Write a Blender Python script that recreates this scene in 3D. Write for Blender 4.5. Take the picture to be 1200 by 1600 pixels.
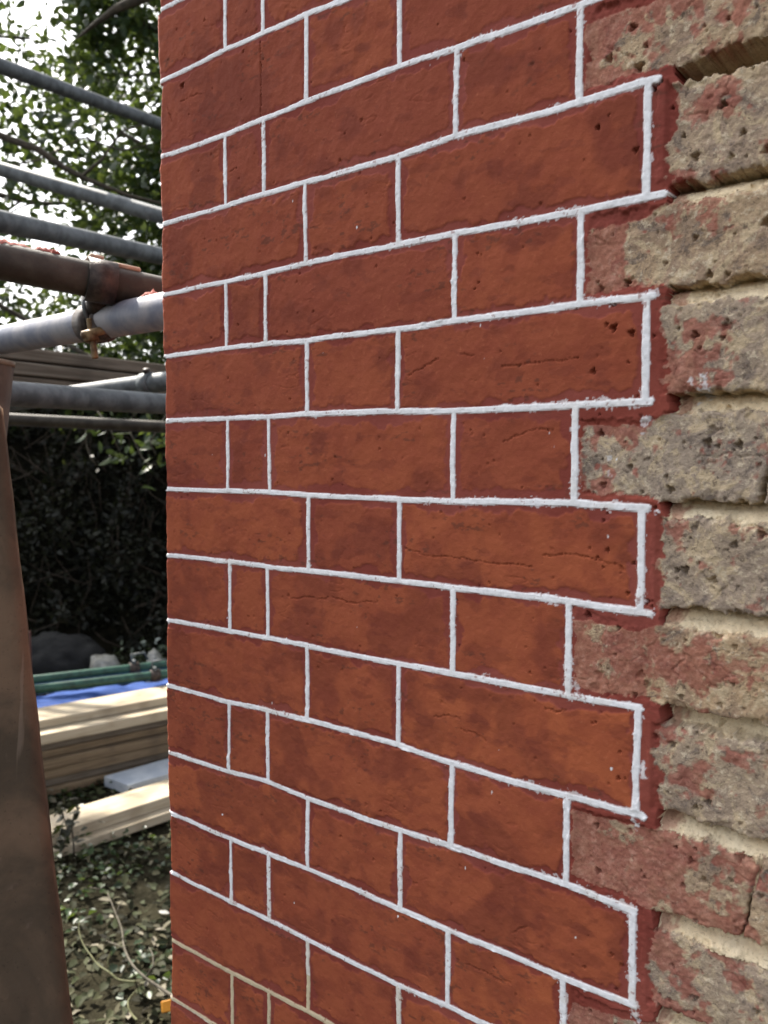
import bpy, math, random
import numpy as np
from mathutils import Vector, Matrix
random.seed(7); RNG = np.random.default_rng(11)
for o in list(bpy.data.objects): bpy.data.objects.remove(o, do_unlink=True)
scn = bpy.context.scene; COL = scn.collection
R = math.radians

# ------------------------------------------------------------------ camera, sky, sun, exposure
F_PX, PITCH, ROLL = 1316.1, .0589, .0029          # focal length in photo pixels (1200 x 1600)
CAM = Vector((0, 0, 1.5))
_c, _s = math.cos(PITCH), math.sin(PITCH)
FW = Vector((0, _c, -_s)); UP0 = Vector((0, _s, _c)); RT0 = Vector((1, 0, 0))
RT = RT0*math.cos(ROLL) + UP0*math.sin(ROLL); UP = -RT0*math.sin(ROLL) + UP0*math.cos(ROLL)
cd = bpy.data.cameras.new('camera'); cam = bpy.data.objects.new('camera', cd); COL.objects.link(cam)
m = Matrix((RT, UP, -FW)).transposed().to_4x4(); m.translation = CAM; cam.matrix_world = m
cd.sensor_fit = 'VERTICAL'; cd.sensor_height = 36; cd.lens = F_PX/1600*36
cd.clip_start = .02; cd.clip_end = 400
cd.dof.use_dof = True; cd.dof.focus_distance = .78; cd.dof.aperture_fstop = 9.5
scn.camera = cam
SUN_EL, SUN_AZ = 47, 43                            # azimuth counted to the left of the view direction
w = bpy.data.worlds.new('World'); scn.world = w; w.use_nodes = True
nt = w.node_tree; nt.nodes.clear()
sky = nt.nodes.new('ShaderNodeTexSky'); sky.sky_type = 'NISHITA'; sky.sun_disc = False
sky.sun_elevation = R(SUN_EL); sky.sun_rotation = R(-SUN_AZ); sky.dust_density = 3.5; sky.air_density = 1.0
hs = nt.nodes.new('ShaderNodeHueSaturation'); hs.inputs['Saturation'].default_value = .26
bg = nt.nodes.new('ShaderNodeBackground'); bg.inputs[1].default_value = .15
wo = nt.nodes.new('ShaderNodeOutputWorld')
nt.links.new(sky.outputs[0], hs.inputs['Color']); nt.links.new(hs.outputs[0], bg.inputs[0]); nt.links.new(bg.outputs[0], wo.inputs[0])
sl = bpy.data.lights.new('sun', 'SUN'); sl.energy = 5.0; sl.angle = R(.5); sl.color = (1, .93, .82)
sun = bpy.data.objects.new('sun', sl); COL.objects.link(sun)
SD = Vector((-math.sin(R(SUN_AZ))*math.cos(R(SUN_EL)), math.cos(R(SUN_AZ))*math.cos(R(SUN_EL)), math.sin(R(SUN_EL))))
sun.rotation_euler = SD.to_track_quat('Z', 'Y').to_euler(); sun.location = SD*20
vs = scn.view_settings; vs.view_transform = 'Standard'; vs.look = 'None'; vs.gamma = 1; vs.exposure = 1.42
scn.render.engine = 'CYCLES'; scn.render.resolution_x = 768; scn.render.resolution_y = 1024

# ------------------------------------------------------------------ helpers
def ray(x, y): return (FW + RT*((x-600)/F_PX) - UP*((y-800)/F_PX))
def at_d(x, y, d): return CAM + ray(x, y)*d                        # d = distance along the view axis
def at_z(x, y, z):
    r = ray(x, y); return CAM + r*((z-CAM.z)/r.z)
def tag(o, label=None, cat=None, group=None, kind=None):
    if label: o['label'] = label
    if cat: o['category'] = cat
    if group: o['group'] = group
    if kind: o['kind'] = kind
    return o
def mesh_obj(name, verts, faces, mat, parent=None, smooth=True):
    me = bpy.data.meshes.new(name); me.from_pydata([tuple(v) for v in verts], [], faces)
    if smooth: me.polygons.foreach_set('use_smooth', [True]*len(me.polygons))
    me.update(); o = bpy.data.objects.new(name, me); COL.objects.link(o)
    if mat: me.materials.append(mat)
    if parent:
        o.parent = parent; o.matrix_parent_inverse = Matrix.Translation(-parent.location) if parent.rotation_euler[2] == 0 else parent.matrix_basis.inverted()
    return o
def empty(name, loc, rz=0):
    o = bpy.data.objects.new(name, None); COL.objects.link(o); o.location = loc; o.rotation_euler = (0, 0, rz)
    o.empty_display_size = .05; return o
class MB:
    def __init__(s): s.v = []; s.f = []
    def add(s, v, f):
        n = len(s.v); s.v += [Vector(p) for p in v]; s.f += [tuple(i+n for i in q) for q in f]
    def tube(s, pts, rad, n=20, cap=True, hollow=0):
        pts = [Vector(p) for p in pts]
        rs = rad if isinstance(rad, (list, tuple)) else [rad]*len(pts)
        v = []; prev = None
        for i, p in enumerate(pts):
            t = (pts[min(i+1, len(pts)-1)] - pts[max(i-1, 0)]).normalized()
            if prev is None:
                a = Vector((0, 0, 1)) if abs(t.z) < .9 else Vector((1, 0, 0)); x = t.cross(a).normalized()
            else: x = (prev - t*prev.dot(t)).normalized()
            prev = x; y = t.cross(x)
            for k in range(n):
                an = 2*math.pi*k/n; v.append(p + (x*math.cos(an)+y*math.sin(an))*rs[i])
        f = []
        for i in range(len(pts)-1):
            for k in range(n):
                a = i*n+k; b = i*n+(k+1) % n; f.append((a, b, b+n, a+n))
        if cap and not hollow: f.append(tuple(range(n))[::-1]); f.append(tuple((len(pts)-1)*n+k for k in range(n)))
        s.add(v, f)
    def box(s, M, dx, dy, dz, bev=0):
        # rounded box centred on M, half sizes
        b = bev
        if b <= 0:
            v = [M @ Vector((x*dx, y*dy, z*dz)) for x in (-1, 1) for y in (-1, 1) for z in (-1, 1)]
            s.add(v, [(0,1,3,2),(4,6,7,5),(0,4,5,1),(2,3,7,6),(0,2,6,4),(1,5,7,3)]); return
        # octagonal cross section in y/z, chamfered ends in x
        prof = [(dy-b, dz), (dy, dz-b), (dy, -dz+b), (dy-b, -dz), (-dy+b, -dz), (-dy, -dz+b), (-dy, dz-b), (-dy+b, dz)]
        v = []
        for x, k in ((-dx, (dy-b)/dy), (-dx+b, 1), (dx-b, 1), (dx, (dy-b)/dy)):
            for (y, z) in prof: v.append(M @ Vector((x, y*(k if k < 1 else 1), z*((dz-b)/dz if k < 1 else 1))))
        f = [tuple(range(8)), tuple(range(31, 23, -1))]
        for i in range(3):
            for k in range(8): a = i*8+k; c = i*8+(k+1) % 8; f.append((a, a+8, c+8, c))
        s.add(v, f)
    def build(s, name, mat, parent=None, smooth=True): return mesh_obj(name, s.v, s.f, mat, parent, smooth)
def frame(p, q, upv=Vector((0, 0, 1))):
    x = (Vector(q)-Vector(p)).normalized(); z = (upv - x*upv.dot(x)).normalized(); y = z.cross(x)
    M = Matrix((x, y, z)).transposed().to_4x4(); M.translation = (Vector(p)+Vector(q))/2; return M

# ------------------------------------------------------------------ materials
def mat(name):
    m = bpy.data.materials.new(name); m.use_nodes = True; return m, m.node_tree, m.node_tree.nodes['Principled BSDF']
def N(nt, t, **kw):
    n = nt.nodes.new(t)
    for k, v in kw.items(): setattr(n, k, v)
    return n
def noise(nt, vec, scale, detail=4, rough=.55, dist=0):
    n = N(nt, 'ShaderNodeTexNoise'); n.inputs['Scale'].default_value = scale; n.inputs['Detail'].default_value = detail
    n.inputs['Roughness'].default_value = rough; n.inputs['Distortion'].default_value = dist
    if vec: nt.links.new(vec, n.inputs['Vector'])
    return n.outputs['Fac']
def sstep(nt, v, a, b):
    n = N(nt, 'ShaderNodeMapRange', interpolation_type='SMOOTHSTEP'); nt.links.new(v, n.inputs[0])
    n.inputs[1].default_value = a; n.inputs[2].default_value = b; return n.outputs[0]
def mth(nt, op, a, b=None, clamp=False):
    n = N(nt, 'ShaderNodeMath', operation=op, use_clamp=clamp)
    for i, x in enumerate((a, b)):
        if x is None: continue
        if isinstance(x, (int, float)): n.inputs[i].default_value = x
        else: nt.links.new(x, n.inputs[i])
    return n.outputs[0]
def mixc(nt, f, a, b, mode='MIX'):
    n = N(nt, 'ShaderNodeMix', data_type='RGBA', blend_type=mode)
    for i, x in ((0, f), (6, a), (7, b)):
        if isinstance(x, (int, float)): n.inputs[i].default_value = x
        elif isinstance(x, tuple): n.inputs[i].default_value = (*x, 1)
        else: nt.links.new(x, n.inputs[i])
    return n.outputs[2]
def objco(nt, scale=None):
    t = N(nt, 'ShaderNodeTexCoord').outputs['Object']
    if scale:
        m = N(nt, 'ShaderNodeMapping'); m.inputs['Scale'].default_value = scale; nt.links.new(t, m.inputs[0]); return m.outputs[0]
    return t
def bump(nt, b, h, dist, strength=1, prev=None):
    n = N(nt, 'ShaderNodeBump'); n.inputs['Strength'].default_value = strength; n.inputs['Distance'].default_value = dist
    nt.links.new(h, n.inputs['Height'])
    if prev: nt.links.new(prev, n.inputs['Normal'])
    if b: nt.links.new(n.outputs[0], b.inputs['Normal'])
    return n.outputs[0]
def simple(name, ca, cb, scale=20, rough=.7, metal=0, bumpd=.0005, bscale=None, stretch=None, lo=.35, hi=.65, spec=.4):
    m, nt, b = mat(name); co = objco(nt, stretch)
    f = sstep(nt, noise(nt, co, scale, 6, .6), lo, hi)
    nt.links.new(mixc(nt, f, ca, cb), b.inputs['Base Color'])
    b.inputs['Roughness'].default_value = rough; b.inputs['Metallic'].default_value = metal; b.inputs['Specular IOR Level'].default_value = spec
    if bumpd: bump(nt, b, noise(nt, co, bscale or scale*4, 5, .6), bumpd)
    return m

def wall_material():
    m, nt, b = mat('brick_wall'); L = nt.links; co = objco(nt)
    A = N(nt, 'ShaderNodeAttribute', attribute_name='ma'); B = N(nt, 'ShaderNodeAttribute', attribute_name='mb')
    sa = N(nt, 'ShaderNodeSeparateColor'); L.new(A.outputs['Color'], sa.inputs[0])
    sb = N(nt, 'ShaderNodeSeparateColor'); L.new(B.outputs['Color'], sb.inputs[0])
    red, white, edge = sa.outputs; mort = A.outputs['Alpha']
    stain, tint, cream = sb.outputs; grime = B.outputs['Alpha']
    fine = noise(nt, co, 900, 3, .6); mid = noise(nt, co, 260, 5, .65); big = noise(nt, co, 32, 5, .6, .6); hugen = noise(nt, co, 9, 3, .5)
    # limewashed red face
    c_in = mixc(nt, tint, (.262, .066, .037), (.385, .104, .045))
    c_in = mixc(nt, mth(nt, 'MULTIPLY', sstep(nt, big, .38, .66), .5), c_in, (.232, .052, .031))
    c_in = mixc(nt, mth(nt, 'MULTIPLY', sstep(nt, mid, .56, .74), .45), c_in, (.42, .135, .07))
    c_in = mixc(nt, mth(nt, 'MULTIPLY', stain, .62), c_in, (.145, .035, .025))
    c_ed = mixc(nt, sstep(nt, hugen, .35, .65), (.200, .043, .034), (.265, .070, .056))
    c_red = mixc(nt, mth(nt, 'MULTIPLY', edge, .85), c_in, c_ed)
    c_red = mixc(nt, mth(nt, 'MULTIPLY', grime, .55), c_red, (.10, .040, .028))
    # bare stock brick
    n2 = noise(nt, co, 48, 6, .7, .8); n3 = noise(nt, co, 130, 6, .75); n4 = noise(nt, co, 20, 4, .6, .5); n5 = noise(nt, co, 420, 3, .7)
    c_b = mixc(nt, sstep(nt, n4, .42, .58), (.50, .35, .215), (.36, .245, .165))
    c_b = mixc(nt, mth(nt, 'MULTIPLY', tint, .8), c_b, (.36, .295, .235))
    c_b = mixc(nt, mth(nt, 'MULTIPLY', sstep(nt, n2, .50, .60), .8), c_b, (.58, .45, .29))
    c_b = mixc(nt, mth(nt, 'MULTIPLY', sstep(nt, n2, .47, .36), .75), c_b, (.165, .130, .112))
    c_b = mixc(nt, mth(nt, 'MULTIPLY', sstep(nt, n3, .54, .64), .75), c_b, (.66, .55, .40))
    c_b = mixc(nt, mth(nt, 'MULTIPLY', sstep(nt, n3, .44, .33), .8), c_b, (.10, .074, .058))
    c_b = mixc(nt, mth(nt, 'MULTIPLY', sstep(nt, n5, .60, .72), .3), c_b, (.66, .57, .44))
    c_b = mixc(nt, mth(nt, 'MULTIPLY', sstep(nt, n5, .42, .32), .5), c_b, (.06, .045, .038))
    c_w = mixc(nt, sstep(nt, n3, .44, .60), (.285, .080, .058), (.37, .130, .098))
    c_w = mixc(nt, mth(nt, 'MULTIPLY', sstep(nt, n5, .42, .32), .4), c_w, (.13, .05, .04))      # thin wash on bare brick
    # mortar
    c_m = mixc(nt, sstep(nt, n4, .35, .65), (.84, .67, .44), (.76, .64, .45))
    c_m = mixc(nt, mth(nt, 'MULTIPLY', sstep(nt, n3, .55, .75), .7), c_m, (.60, .44, .25))
    c_m = mixc(nt, mth(nt, 'MULTIPLY', sstep(nt, n5, .45, .33), .6), c_m, (.40, .29, .17))
    c_m = mixc(nt, mth(nt, 'MULTIPLY', sstep(nt, n3, .44, .34), .5), c_m, (.42, .32, .20))
    base = mixc(nt, mort, c_b, c_m)
    thin = B.outputs['Alpha']
    base = mixc(nt, red, base, mixc(nt, sstep(nt, red, .75, 1.), c_w, c_red))
    c_wh = mixc(nt, cream, mixc(nt, sstep(nt, mid, .3, .6), (.76, .76, .785), (.85, .85, .875)), (.60, .50, .34))
    base = mixc(nt, white, base, c_wh)
    L.new(base, b.inputs['Base Color']); b.inputs['Specular IOR Level'].default_value = .12
    rr = N(nt, 'ShaderNodeMapRange'); L.new(red, rr.inputs[0]); rr.inputs[3].default_value = .95; rr.inputs[4].default_value = .88
    L.new(rr.outputs[0], b.inputs['Roughness'])
    rough_amt = mth(nt, 'SUBTRACT', 1.0, mth(nt, 'MULTIPLY', red, .72))
    h = mth(nt, 'MULTIPLY', mth(nt, 'ADD', mth(nt, 'MULTIPLY', fine, .5), mid), rough_amt)
    bump(nt, b, h, .0015, .9)
    return m
WALL = wall_material()

def leaf_material(name, cols, trans=.35, rough=.42, spec=.4):
    m, nt, b = mat(name); L = nt.links
    a = N(nt, 'ShaderNodeAttribute', attribute_name='tone'); r = N(nt, 'ShaderNodeValToRGB')
    L.new(a.outputs['Fac'], r.inputs[0]); e = r.color_ramp.elements
    for i, c in enumerate(cols):
        el = e[i] if i < 2 else e.new(1)
        el.position = i/(len(cols)-1); el.color = (*c, 1)
    for i, c in enumerate(cols):
        r.color_ramp.elements[i].position = i/(len(cols)-1)
    L.new(r.outputs[0], b.inputs['Base Color']); b.inputs['Roughness'].default_value = rough; b.inputs['Specular IOR Level'].default_value = spec
    if trans:
        t = N(nt, 'ShaderNodeBsdfTranslucent'); mx = N(nt, 'ShaderNodeMixShader'); mx.inputs[0].default_value = trans
        L.new(mixc(nt, .5, r.outputs[0], (.13, .17, .02)), t.inputs[0])
        L.new(b.outputs[0], mx.inputs[1]); L.new(t.outputs[0], mx.inputs[2])
        L.new(mx.outputs[0], nt.nodes['Material Output'].inputs[0])
    return m
LEAF = leaf_material('tree_leaf', [(.013, .026, .014), (.021, .042, .017), (.034, .064, .022), (.080, .105, .030)])
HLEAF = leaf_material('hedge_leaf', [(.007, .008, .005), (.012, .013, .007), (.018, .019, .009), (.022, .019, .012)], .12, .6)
LITTER = leaf_material('litter_leaf', [(.018, .017, .010), (.035, .042, .018), (.075, .068, .040), (.19, .17, .13), (.42, .42, .40)], 0, .7, .12)
BARK = simple('bark', (.035, .030, .022), (.075, .062, .045), 30, .9, bumpd=.004)
TWIG = simple('twig_bark', (.055, .046, .032), (.10, .088, .064), 60, .8)
GTWIG = simple('green_twig', (.075, .08, .03), (.12, .12, .05), 60, .7)
GALV = simple('galvanised_steel', (.045, .054, .060), (.10, .115, .125), 26, .62, .12, .0004, 120)
GALVB = simple('bright_galvanised_steel', (.125, .140, .19), (.25, .25, .27), 18, .6, .1, .0003, 120, (1, 1, 1))
GALVD = simple('dirty_and_shade_dark_steel', (.026, .022, .017), (.056, .050, .040), 22, .6, .25, .0005, 130)  # dirt on the splashed tube, painted shade on the lowest one
RUST = simple('rusty_fitting', (.075, .045, .024), (.20, .135, .065), 90, .6, .4, .0006)
IRON = simple('dark_fitting', (.028, .022, .020), (.07, .055, .048), 70, .55, .5, .0006)
GREEN = simple('green_painted_steel', (.010, .035, .028), (.025, .080, .058), 24, .35, .2, .0003)
def wood(name, ca, cb, cc):
    m, nt, b = mat(name); co = objco(nt, (2.0, 45, 45))
    n = noise(nt, co, 1.6, 6, .6, 1.2); k = noise(nt, objco(nt), 6, 3, .5)
    c = mixc(nt, sstep(nt, n, .35, .65), ca, cb); c = mixc(nt, mth(nt, 'MULTIPLY', sstep(nt, k, .5, .7), .6), c, cc)
    nt.links.new(c, b.inputs['Base Color']); b.inputs['Roughness'].default_value = .85; b.inputs['Specular IOR Level'].default_value = .2
    bump(nt, b, n, .002, .6); return m
PALEW = wood('new_sawn_timber', (.33, .275, .195), (.42, .36, .27), (.24, .19, .13))
BROWNW = wood('weathered_timber', (.10, .070, .042), (.17, .125, .080), (.07, .052, .038))
OLDW = wood('dark_weathered_timber', (.085, .068, .052), (.15, .125, .10), (.06, .05, .04))
GREYB = simple('blue_grey_sheet', (.30, .34, .40), (.42, .46, .50), 10, .6, bumpd=.0003)
TARP = simple('blue_tarpaulin', (.020, .048, .17), (.036, .076, .24), 9, .75, bumpd=.002, bscale=60, spec=.08)
STONE = simple('dark_stone', (.007, .007, .007), (.018, .018, .017), 9, .9, bumpd=.01, bscale=22)
PSTONE = simple('pale_rubble', (.22, .215, .18), (.36, .35, .31), 14, .9, bumpd=.006)
REDL = simple('red_lime_splash', (.20, .045, .032), (.32, .10, .08), 60, .85, bumpd=.002)
ORANGE = simple('orange_plastic', (.50, .19, .01), (.58, .25, .02), 30, .5, bumpd=0)
POST = simple('red_brown_post', (.10, .04, .03), (.16, .07, .05), 30, .8)

def brown_board_mat():
    m, nt, b = mat('brown_scuffed_board'); co = objco(nt)
    n = noise(nt, co, 7, 5, .6, .6); n2 = noise(nt, co, 60, 5, .6)
    c = mixc(nt, sstep(nt, n, .38, .66), (.070, .052, .037), (.150, .098, .065))
    c = mixc(nt, mth(nt, 'MULTIPLY', sstep(nt, n2, .62, .78), .35), c, (.17, .12, .095))
    mp = N(nt, 'ShaderNodeMapping'); mp.inputs['Rotation'].default_value = (0, R(38), 0); mp.inputs['Scale'].default_value = (60, 6, 4)
    nt.links.new(co, mp.inputs[0]); sc = noise(nt, mp.outputs[0], 1.3, 3, .5, .3)
    scr = sstep(nt, sc, .68, .74)
    c = mixc(nt, mth(nt, 'MULTIPLY', scr, .35), c, (.24, .18, .14))
    c = mixc(nt, mth(nt, 'MULTIPLY', sstep(nt, noise(nt, co, 260, 4, .7), .40, .30), .5), c, (.035, .027, .021)); nt.links.new(c, b.inputs['Base Color']); b.inputs['Roughness'].default_value = .9; b.inputs['Specular IOR Level'].default_value = .10
    bump(nt, b, mth(nt, 'ADD', n2, n), .003, .5); return m
BBOARD = brown_board_mat()
def ground_mat():
    m, nt, b = mat('soil'); co = objco(nt)
    n = noise(nt, co, 5, 6, .65); n2 = noise(nt, co, 55, 5, .7)
    c = mixc(nt, sstep(nt, n, .38, .62), (.018, .016, .010), (.034, .031, .019))
    c = mixc(nt, sstep(nt, n2, .5, .7), c, (.055, .050, .034))
    nt.links.new(c, b.inputs['Base Color']); b.inputs['Roughness'].default_value = .95; b.inputs['Specular IOR Level'].default_value = .03; bump(nt, b, n2, .02); return m
SOIL = ground_mat()

# ------------------------------------------------------------------ the brick wall (relief surface in wall coordinates, metres)
PHI, WO = .6712, Vector((-.2515, .9615, 1.5-.0323))
P0 = 7                                                # bed line 7 runs at v = 0
BED = {0:[(.0,.5285),(.30,.5262)],
1:[(.0023,.4525),(.112,.4548),(.1679,.4538),(.2253,.4539),(.275,.4511)],
2:[(.0064,.3705),(.111,.3704),(.1654,.3732),(.2284,.3737),(.3361,.3758),(.3952,.3734),(.5051,.372)],
3:[(.0026,.2978),(.1101,.2978),(.1676,.2992),(.2239,.2992),(.3357,.2987),(.3959,.3017),(.5064,.3013),(.5602,.3016)],
4:[(.0057,.2197),(.1091,.2205),(.166,.2214),(.222,.223),(.3368,.2233),(.3954,.2236),(.5089,.2211),(.5734,.2214)],
5:[(.0019,.1502),(.1083,.1523),(.1701,.1511),(.2259,.1494),(.3372,.1504),(.3973,.1505),(.5101,.1521),(.5658,.1517)],
6:[(0,.0784),(.1094,.0779),(.1723,.0773),(.2257,.0782),(.3375,.0773),(.3948,.0764),(.5072,.0767),(.5651,.0763)],
7:[(.0013,.0012),(.1105,.0023),(.1746,.0018),(.2254,.0005),(.3379,-.0005),(.3962,-.0005),(.508,.0015),(.563,-.0004)],
8:[(.0033,-.0742),(.1117,-.0733),(.1693,-.0742),(.2269,-.0741),(.3397,-.0734),(.3968,-.0743),(.5051,-.075),(.5603,-.0763),(.5779,-.0766)],
9:[(.0053,-.1493),(.1108,-.1485),(.1688,-.1484),(.2249,-.1486),(.3386,-.1491),(.3975,-.149),(.5058,-.1484),(.5608,-.1482)],
10:[(.0027,-.2251),(.1078,-.2262),(.1682,-.224),(.2247,-.223),(.3397,-.2242),(.3963,-.2278),(.505,-.2286),(.5586,-.2282)],
11:[(.0023,-.3043),(.1089,-.3027),(.1676,-.2991),(.2253,-.3021),(.3409,-.303),(.3969,-.3009),(.5073,-.2997),(.5601,-.3025)],
12:[(0,-.3757),(.1091,-.3765),(.167,-.3757),(.2241,-.3745),(.3398,-.3761),(.3942,-.3766),(.5047,-.3771),(.5617,-.3755)],
13:[(.0043,-.4472),(.1083,-.4471),(.1684,-.4476),(.2239,-.4482),(.3401,-.4496),(.3948,-.4451),(.56,-.449)],
14:[(.0028,-.5282),(.1094,-.5277),(.1659,-.5252),(.2254,-.5225),(.56,-.524)]}
JT = {0:[.1113,.1671,.395,.505],1:[.226,.3366,.5605],2:[.1095,.1669,.3962,.5058],3:[.2238,.3359,.5592],4:[.1087,.1685,.3957,.5095],5:[.2258,.3366,.5618],
6:[.11,.173,.3958,.5074],7:[.227,.3388,.5614],8:[.1112,.169,.3972,.5046],9:[.2248,.3388,.5612],10:[.1084,.1679,.3966,.5056],
11:[.2251,.341,.5609],12:[.1097,.1687,.3945,.5051],13:[.2246,.3402,.561],14:[.1101,.1677,.396,.506]}
ENDU = {2:.566,3:.566,4:.5720,5:.5665,6:.5660,7:.5645,8:.5690,9:.5625,10:.5665,11:.5625,12:.5625}
ROWS = range(-6, 28)
def vn(x, y, seed=0):
    T = TAB[seed % len(TAB)]; xi = np.floor(x); yi = np.floor(y); fx = x-xi; fy = y-yi
    fx = fx*fx*fx*(fx*(fx*6-15)+10); fy = fy*fy*fy*(fy*(fy*6-15)+10)
    xi = xi.astype(np.int32) & 511; yi = yi.astype(np.int32) & 511; x1 = (xi+1) & 511; y1 = (yi+1) & 511
    return (T[xi, yi]*(1-fx)+T[x1, yi]*fx)*(1-fy) + (T[xi, y1]*(1-fx)+T[x1, y1]*fx)*fy
TAB = [RNG.random((512, 512)).astype(np.float32)*2-1 for _ in range(6)]
def fbm(U, V, size, seed=0, octv=4, sx=1., sy=1., gain=.5):      # size in mm, about -1..1
    out = 0; amp = 1; tot = 0; s = 1000./size; c = .8; sn = .6
    a = U*sx*s+seed*17.3; b = V*sy*s+seed*9.7
    for k in range(octv):
        out = out+amp*vn(a, b, seed+k); tot += amp*amp; amp *= gain
        a, b = (a*c-b*sn)*2.03+3.1, (a*sn+b*c)*2.03+1.7
        c, sn = .8, .6
    return out/math.sqrt(tot)*1.6
def sst(x, a, b):
    t = np.clip((x-a)/(b-a), 0, 1); return t*t*(3-2*t)

def wall_fields(U, V, inview_lo, inview_hi, flip=False):
    """U, V 2D arrays (nv, nu). returns height (m), class, masks"""
    mm = .001
    shape = U.shape
    wob = fbm(U, V, 22, 3, 2)*.16*mm + fbm(U, V, 70, 1, 2)*.45*mm
    wobu = fbm(U, V, 26, 4, 2)*.25*mm
    H = np.zeros(shape, np.float32); cls = np.zeros(shape, np.int8)
    red = np.ones(shape, np.float32); white = np.zeros(shape, np.float32); edge = np.zeros(shape, np.float32)
    mort = np.zeros(shape, np.float32); tint = np.zeros(shape, np.float32); cream = np.zeros(shape, np.float32)
    low = fbm(U, V, 45, 0, 3); med = fbm(U, V, 11, 2, 3); fin = fbm(U, V, 3.5, 5, 3); rag = fbm(U, V, 7, 1, 4)
    rag2 = fbm(U, V, 14, 4, 3); blot = fbm(U, V, 26, 2, 4, gain=.6)
    ub = .5775*1. + rag*1.3*mm + fbm(U*0, V, 26, 5, 2)*3.0*mm + fbm(U, V, 10, 0, 2)*1.0*mm           # where flush stopping ends and raked joints begin
    def bed(i, u):
        if flip or i not in BED: return (P0-i)*.075 + 0*u
        p = np.array(BED[i]); return np.interp(u, p[:, 0], p[:, 1])
    urow = U[0]
    uc = {2:.592, 3:.574, 4:.548, 5:.584, 6:.530, 7:.580, 8:.572, 9:.586, 10:.632, 11:.612, 12:.60}
    for i in ROWS:
        rr = np.random.default_rng(100+i+(500 if flip else 0))
        bt = bed(i, U) + wob; bb = bed(i+1, U) + wob
        lo = float((P0-i-1)*.075)-.012; hi = float((P0-i)*.075)+.012
        sel = np.where((V[:, 0] > lo) & (V[:, 0] < hi))[0]
        if len(sel) == 0: continue
        s = slice(sel[0], sel[-1]+1)
        u = U[s]; v = V[s]; t_ = bt[s]; b_ = bb[s]
        m = (v <= t_) & (v > b_)
        dt = t_-v; db = v-b_
        ta = (i % 2 == 0) != flip
        js = JT.get(i) if not flip else None
        if js is None:
            js = [.1125, .16875, .39375, .50625] if ta else [.225, .3375, .5625]
            js = [j+rr.uniform(-.002, .002) for j in js]
        xj = [j+wobu[s]+rr.uniform(-.008, .008)*(v-(t_+b_)/2) for j in js]
        dj = np.min([np.abs(u-x) for x in xj], axis=0)
        hwb = (2.45+.22*rag2[s]+.10*fin[s])*mm*(1+.30*(u-.3)); hwj = (2.40+.26*rag2[s]+.10*fin[s])*mm*(1+.40*(u-.3))
        dbed = np.minimum(dt, db)
        eu = np.where(dt < db, ENDU.get(i, .5635), ENDU.get(i+1, .5635))+fin[s]*.8*mm
        dbe = np.where(u <= eu, dbed, np.hypot(dbed, u-eu))
        # ---- ribbon
        rb = np.minimum(dbe-hwb, dj-hwj)                                   # <0 inside ribbon
        chalk = (fbm(u, v, 2.2, 3, 2)*.8+fbm(u, v, 12, 2, 2)*.6)
        side = (.55+1.1*sst(u, .3, .56)+.5*blot[s])*mm
        wm = sst(-rb, -.45*mm, .25*mm)
        fuzz = sst(chalk*side*1.15-rb-.15*mm, 0, 1.0*mm)*np.where(rb < 4*mm, 1, 0)*.6
        wm = np.maximum(wm, fuzz)
        nicks = sst(fbm(u, v, 2.6, 1, 2)+.5*blot[s], 1.45, 1.9)
        wm = wm*(1-.6*nicks)
        rbh = sst(-rb, -.3*mm, .6*mm)*(.80+.10*rag2[s]+.05*fin[s])*mm
        # ---- red brick interior versus stopping
        ei = np.minimum(dbe, dj)+rag2[s]*1.6*mm+rag[s]*1.0*mm
        wd = (6.8+2.6*blot[s]+rr.uniform(-1.5, 2))*mm
        inn = sst(ei, wd-1.2*mm, wd+1.2*mm)
        crs = np.abs(fbm(u, v, 34, i % 5, 4, .45, 1.5))                        # creases along the brick
        cm = sst(fbm(u, v, 34, (i+3) % 5, 2), .55, 1.2)*inn
        crease = np.exp(-(crs/.05)**2)*cm
        hp = low[s]*.40*mm + med[s]*.12*mm + fin[s]*.055*mm + inn*(.32*mm+.12*mm*rag[s]) - crease*.6*mm - (1-inn)*.1*mm
        hp = hp+inn*rr.uniform(-.2, .5)*mm
        # ---- bare bricks
        us = (js[-1]+.0062) if ta else .5720
        mtop = ((rr.uniform(4, 10) if ta else 2)*mm*sst(ub[s]-u, -2*mm, 22*mm))
        wide = {5:2.5, 6:3.5, 9:2, 8:1, 4:0, 10:1.5, 11:3, 12:1}.get(i, 0)
        jt_ = (6.6+wide+1.5*rag[s]+1.5*blot[s]+.7*fin[s])*mm; jb_ = (5.4+1.3*rag[s]+1.2*rag2[s])*mm
        if i == 2 : jb_ = jb_+np.where(u > ub[s], .5*mm+np.clip(u-.58, 0, .09)*.035, 0)
        eb = np.minimum(np.minimum(dt-jt_, db-jb_), ((u-us)*1.0+rag[s]*1.5*mm+2*mm) if ta else 1.+0*u)
        usc = us if ta else .579+rr.uniform(-.003, .005)+rag2[s]*3.0*mm+blot[s]*1.5*mm
        far = u > ub[s]
        if i == 6 or i == 10:                                             # end of that brick near the frame edge
            xe = .6405+(v-b_)*.20+rag[s]*1.0*mm - (0 if i == 6 else .004)
            eb = np.minimum(eb, np.abs(u-xe)-(1.9*mm if i == 6 else .6*mm))
        if not ta:
            eb = np.minimum(eb, np.abs(u-.676)-5*mm)
        else:
            eb = np.where(u > .66, np.minimum(eb, np.abs(u-.735)-5*mm), eb)
        rad = 3.2*mm; k = np.clip(rad-eb, 0, rad)
        rnd = rad-np.sqrt(np.maximum(rad*rad-k*k, 0))
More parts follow.
